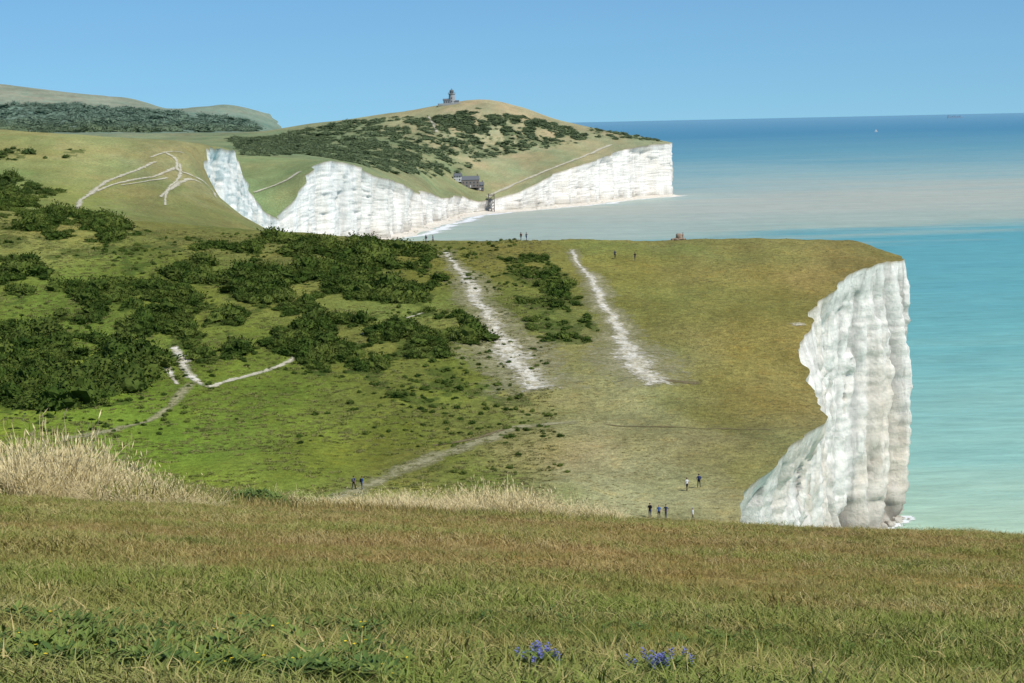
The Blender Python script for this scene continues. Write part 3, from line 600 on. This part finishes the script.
# fallen chalk
ckp=[mesh_obj("chalk_block_kind",*(lambda g_:(g_[0],g_[1]))(rock(1,1,.75,0,0,.3,60+i)),ch.m,False,link=False) for i in range(4)]
for k_ in ckp:
    for nm_ in ("cave","soil","crevice"): set_f(k_,np.zeros(len(k_.data.vertices)),nm_)
n=160; sel=rng.choice(np.where((yc>300)&(yc<411))[0],n); w=rng.uniform(-1,2.2,n); r_=rng.uniform(.25,1.0,n)**1.4
n2=500; sel2=rng.choice(np.where((yc>1180)&(yc<2185))[0],n2); w2_=rng.uniform(-2,6,n2); r2=rng.uniform(.5,1.5,n2)
ss=np.concatenate([sel,sel2]); ww=np.concatenate([w,w2_]); rr_=np.concatenate([r_,r2]); N=len(ss)
scatter("fallen_chalk_blocks",np.column_stack([xb[ss]+nx[ss]*ww,yb[ss]+ny[ss]*ww,.1+0*ww]),rng.uniform(0,6.28,(N,3))*[.2,.2,1],np.column_stack([rr_]*3)*rng.uniform(.7,1.2,(N,3)),ckp)

# ships
p=at(955,119,30000); SH=empty("cargo_ship",(p[0],p[1],0)); gs=plain("ship_grey",(.22,.33,.42))
part("hull",[([(-110,-14,0),(95,-14,0),(120,0,0),(95,14,0),(-110,14,0),(-112,-15,16),(100,-15,16),(132,0,20),(100,15,16),(-112,15,16)],[(0,1,6,5),(1,2,7,6),(2,3,8,7),(3,4,9,8),(4,0,5,9),(5,6,7,8,9)])],gs,SH)
part("superstructure",[box(-105,-75,-13,13,16,42),box(-98,-88,-5,5,42,52)],gs,SH); part("containers",[box(-65+i*26,-43+i*26,-13,13,16,26+(i%3)*5) for i in range(6)],gs,SH)
p=at(876,135,9500); SB=empty("sailing_boat",(p[0],p[1],0)); part("hull",[([(-6,-1.6,0),(5,-1.4,0),(8,0,.2),(5,1.4,0),(-6,1.6,0),(-6.4,-1.9,1.8),(5,-1.8,1.8),(9,0,2.2),(5,1.8,1.8),(-6.4,1.9,1.8)],[(0,1,6,5),(1,2,7,6),(2,3,8,7),(3,4,9,8),(4,0,5,9),(5,6,7,8,9)])],white,SB)
part("sails",[([(.3,0,3),(-6,.6,3),(.3,0,15)],[(0,1,2)]),([(.8,0,2.6),(7,.5,2.6),(.8,0,13)],[(0,1,2)])],white,SB); part("mast",[box(.4,.7,-.12,.12,1.8,16)],steel,SB)

# ---------------------------------------------------------------- people
skin=plain("skin",(.45,.28,.2),.6); hairm={k:plain("hair_"+k,c,.6) for k,c in dict(dark=(.03,.02,.015),brown=(.09,.05,.025),fair=(.35,.25,.12),grey=(.3,.3,.29)).items()}
shoe=plain("shoe_leather",(.05,.04,.035),.6); eye=plain("eye",(.02,.02,.02),.3)
cm={}
def cloth(c):
    if c not in cm: cm[c]=plain("cloth",c,.9,.05,.1,20)
    return cm[c]
def tube(P,Rr,n=6):
    V=[];Fc=[]; P=[np.array(p,float) for p in P]
    for i,p in enumerate(P):
        d=P[min(i+1,len(P)-1)]-P[max(i-1,0)]; d/=np.linalg.norm(d); a=np.cross(d,[.3,.9,.2]); a/=np.linalg.norm(a); b=np.cross(d,a)
        for k in range(n): t_=2*math.pi*k/n; V.append(tuple(p+Rr[i]*(a*math.cos(t_)+b*math.sin(t_))))
    for i in range(len(P)-1):
        for k in range(n): Fc.append((i*n+k,i*n+(k+1)%n,(i+1)*n+(k+1)%n,(i+1)*n+k))
    Fc.append(tuple(range(n-1,-1,-1))); Fc.append(tuple((len(P)-1)*n+k for k in range(n))); return V,Fc
def person(a,e,d0,heading,shirt,trous,hair='dark',stride=.0,arm=0,h=1.74,pack=None,shorts=False,sleeves=False):
    S_=stride; J={}
    J['pel']=(0,0,.93,.135,.11);J['sp']=(0,.0,1.10,.125,.10);J['ch']=(0,.01,1.30,.155,.115);J['nb']=(0,.0,1.46,.075,.07);J['nk']=(0,.01,1.52,.055,.055);J['hd']=(0,.02,1.60,.082,.092);J['ht']=(0,.015,1.68,.07,.082)
    for sd,sg in (('l',-1),('r',1)):
        f=S_*sg
        J['hp'+sd]=(sg*.095,0,.88,.088,.095);J['kn'+sd]=(sg*.10,f*.55+.02*abs(S_),.49+.02*abs(S_),.056,.06);J['an'+sd]=(sg*.10,f,.09+(.05 if f<0 else 0),.038,.042);J['to'+sd]=(sg*.115,f+.15,.04+(.0 if f<0 else 0.01),.04,.03)
        J['sh'+sd]=(sg*.185,0,1.41,.062,.06)
        if arm==1 and sg>0: J['el'+sd]=(.25,.10,1.18,.043,.043);J['wr'+sd]=(.14,.30,1.28,.03,.03);J['ha'+sd]=(.11,.35,1.32,.035,.02);
        elif arm==2: J['el'+sd]=(sg*.30,-.05,1.17,.043,.043);J['wr'+sd]=(sg*.17,.10,1.0,.03,.03);J['ha'+sd]=(sg*.13,.14,.98,.035,.02)
        else: J['el'+sd]=(sg*.24,-f*.25-.02,1.14,.043,.043);J['wr'+sd]=(sg*.255,-f*.55+.07,.90,.03,.03);J['ha'+sd]=(sg*.25,-f*.6+.09,.83,.035,.022)
    E=[('pel','sp'),('sp','ch'),('ch','nb'),('nb','nk'),('nk','hd'),('hd','ht')]
    for sd in 'lr': E+=[('pel','hp'+sd),('hp'+sd,'kn'+sd),('kn'+sd,'an'+sd),('an'+sd,'to'+sd),('ch','sh'+sd),('sh'+sd,'el'+sd),('el'+sd,'wr'+sd),('wr'+sd,'ha'+sd)]
    ks=list(J); me=bpy.data.meshes.new("sk"); me.from_pydata([J[k][:3] for k in ks],[(ks.index(a_),ks.index(b_)) for a_,b_ in E],[])
    ob=bpy.data.objects.new("sk",me); scene.collection.objects.link(ob); md=ob.modifiers.new("s",'SKIN')
    for i,k in enumerate(ks): me.skin_vertices[0].data[i].radius=(J[k][3],J[k][4]); me.skin_vertices[0].data[i].use_root=(k=='pel')
    ob.modifiers.new("u",'SUBSURF').levels=1
    dg=bpy.context.evaluated_depsgraph_get(); ev=ob.evaluated_get(dg); tm=ev.to_mesh()
    V=[tuple(v.co) for v in tm.vertices]; Fc=[tuple(p_.vertices) for p_ in tm.polygons]; ev.to_mesh_clear(); bpy.data.objects.remove(ob)
    Va=np.array(V); mi=[]
    for f in Fc:
        c_=Va[list(f)].mean(0); x_,y_,z_=c_
        armr=abs(x_)>.19+.0*z_ and z_<1.36 and z_>.70
        if arm and z_>.9 and z_<1.36 and (y_>.13): armr=True
        if z_<.085: q=3
        elif armr and z_<1.5: q=1 if (z_>1.17 or sleeves) and not (arm and y_>.2) else 0
        elif z_<.96: q=2 if not(shorts and z_<.5) else 0
        elif z_<1.475: q=1
        else: q=0
        mi.append(q)
    def add(g_,m_):
        k=len(V); V.extend(g_[0]); Fc.extend([tuple(i+k for i in f) for f in g_[1]]); mi.extend([m_]*len(g_[1]))
    for sd,sg in (('l',-1),('r',1)):
        hx,hy,hz=J['ha'+sd][:3]; wx,wy,wz=J['wr'+sd][:3]; d=np.array([hx-wx,hy-wy,hz-wz]); d/=np.linalg.norm(d); o=np.array([hx,hy,hz])+d*.015; side=np.array([0,1,0])-d*d[1]; side/=np.linalg.norm(side)+1e-9; inn=np.cross(d,side)*-sg
        for k,(off,ln) in enumerate(((.026,.068),(.009,.078),(-.009,.072),(-.026,.056))): b0=o+side*off; add(tube([b0,b0+d*ln*.5,b0+d*ln*.8+inn*ln*.2,b0+d*ln*.9+inn*ln*.42],[.010,.009,.008,.005],5),0)
        b0=o-d*.035+side*.03; add(tube([b0,b0+side*.028+d*.02,b0+side*.034+d*.05],[.012,.010,.006],5),0)
    HV=IV.copy(); keep=[f for f in IF if (HV[f].mean(0)[2]>.15 or HV[f].mean(0)[1]<-.25) and HV[f].mean(0)[2]>-.55]
    add(([(q[0]*.093,q[1]*.108+.008,q[2]*.112+1.655) for q in HV],[tuple(f) for f in keep]),4)
    add(tube([(0,.10,1.655),(0,.125,1.625),(0,.10,1.615)],[.008,.014,.010],5),0)
    for sg in (-1,1): add(([(sg*.031+q[0]*.011,.098+q[1]*.008,1.653+q[2]*.007) for q in IV],[tuple(f) for f in IF]),5); add(([(sg*.086+q[0]*.012,.012+q[1]*.02,1.64+q[2]*.032) for q in IV],[tuple(f) for f in IF]),0)
    add(([(q[0]*.022,.102+q[1]*.006,1.588+q[2]*.005) for q in IV],[tuple(f) for f in IF]),5)
    if pack: 
        PV=np.sign(IV)*np.abs(IV)**.6; add(([(q[0]*.15,-.20+q[1]*.10,1.24+q[2]*.23) for q in PV],[tuple(f) for f in IF]),6)
        for sg in (-1,1): add(tube([(sg*.11,-.12,1.42),(sg*.115,.02,1.475),(sg*.115,.125,1.36),(sg*.13,.03,1.12),(sg*.11,-.14,1.08)],[.018]*5,5),6)
    p=spot(a,e,d0); k=h/1.76
    o=mesh_obj("hiker",np.array(V)*k,Fc,None,True)
    for m_ in (skin,cloth(shirt),cloth(trous),shoe,hairm[hair],eye,cloth(pack or (.05,.05,.05))): o.data.materials.append(m_)
    o.data.polygons.foreach_set("material_index",np.array(mi,np.int32)); 
    zz=float(height(p[0],p[1])); o.location=(p[0],p[1],zz+.01); o.rotation_euler=(0,0,heading); return o
navy=(.03,.045,.12);blk=(.02,.02,.025);blue=(.05,.12,.35);wht=(.6,.6,.6);red=(.35,.05,.04);khk=(.22,.18,.11);gry=(.12,.12,.13);grn=(.05,.10,.06)
person(354,490,200,-.6,navy,blk,'dark',.26,0,1.80,gry); person(362,490,200,-.5,blue,gry,'brown',-.24,0,1.76,blk)
person(687,491,200,.5,wht,blk,'brown',.22,0,1.70); person(699,488,200,.2,navy,blk,'dark',-.2,2,1.82,navy)
person(650,518,200,2.8,blk,navy,'dark',.0,0,1.80,blk); person(659,519,200,3.0,blue,blk,'fair',.18,0,1.70); person(666,519,200,2.6,navy,gry,'dark',-.1,2,1.75); person(693,522,190,1.4,wht,khk,'grey',.2,0,1.7)
person(426,243,300,1.0,blk,navy,'dark',.2,0,1.80,gry); person(433,243,300,1.1,navy,blk,'brown',-.2,0,1.75)
person(521,240.5,300,.8,blk,blk,'dark',.15,0,1.8,red); person(526.5,240.5,300,-.8,gry,navy,'dark',-.15,1,1.75)
person(615,259,300,2.9,navy,blk,'dark',.22,0,1.8); person(635,261,300,3.0,blk,gry,'dark',-.22,0,1.78)
person(654,239.5,300,-.5,gry,blk,'brown',.1,0,1.82,blk); person(668,239.5,300,-1.4,wht,navy,'fair',.0,1,1.76)
person(683,240,300,1.6,red,khk,'brown',.0,2,1.66)

# ---------------------------------------------------------------- light
sun_el=math.radians(50); sdir=Vector((.76,-.65,0)).normalized(); sv=Vector((sdir.x*math.cos(sun_el),sdir.y*math.cos(sun_el),math.sin(sun_el)))
sd=bpy.data.lights.new("sun",'SUN'); sd.energy=4.7; sd.angle=math.radians(.5); sd.color=(1,.955,.88); so=bpy.data.objects.new("sun",sd); scene.collection.objects.link(so)
so.rotation_euler=sv.to_track_quat('Z','Y').to_euler(); so.location=(50,-50,200)
w=bpy.data.worlds.new("World"); scene.world=w; w.use_nodes=True; nt=w.node_tree; bgk=nt.nodes['Background']
sk=nt.nodes.new('ShaderNodeTexSky'); sk.sky_type='NISHITA'; sk.sun_disc=False; sk.sun_elevation=sun_el; sk.sun_rotation=math.atan2(sdir.x,sdir.y); sk.altitude=80; sk.air_density=1.0; sk.dust_density=.3; sk.ozone_density=3.0
tc=nt.nodes.new('ShaderNodeTexCoord'); ad=nt.nodes.new('ShaderNodeVectorMath'); ad.operation='ADD'; ad.inputs[1].default_value=(0,0,.09); nt.links.new(tc.outputs['Generated'],ad.inputs[0]); nt.links.new(ad.outputs[0],sk.inputs['Vector'])
mu=nt.nodes.new('ShaderNodeMix'); mu.data_type='RGBA'; mu.blend_type='MULTIPLY'; mu.inputs[0].default_value=1; mu.inputs[7].default_value=(.64,.94,1.09,1)
nt.links.new(sk.outputs[0],mu.inputs[6]); nt.links.new(mu.outputs[2],bgk.inputs[0]); bgk.inputs[1].default_value=.11
scene.view_settings.view_transform='Standard'; scene.view_settings.look='None'; scene.view_settings.exposure=0
print("done")
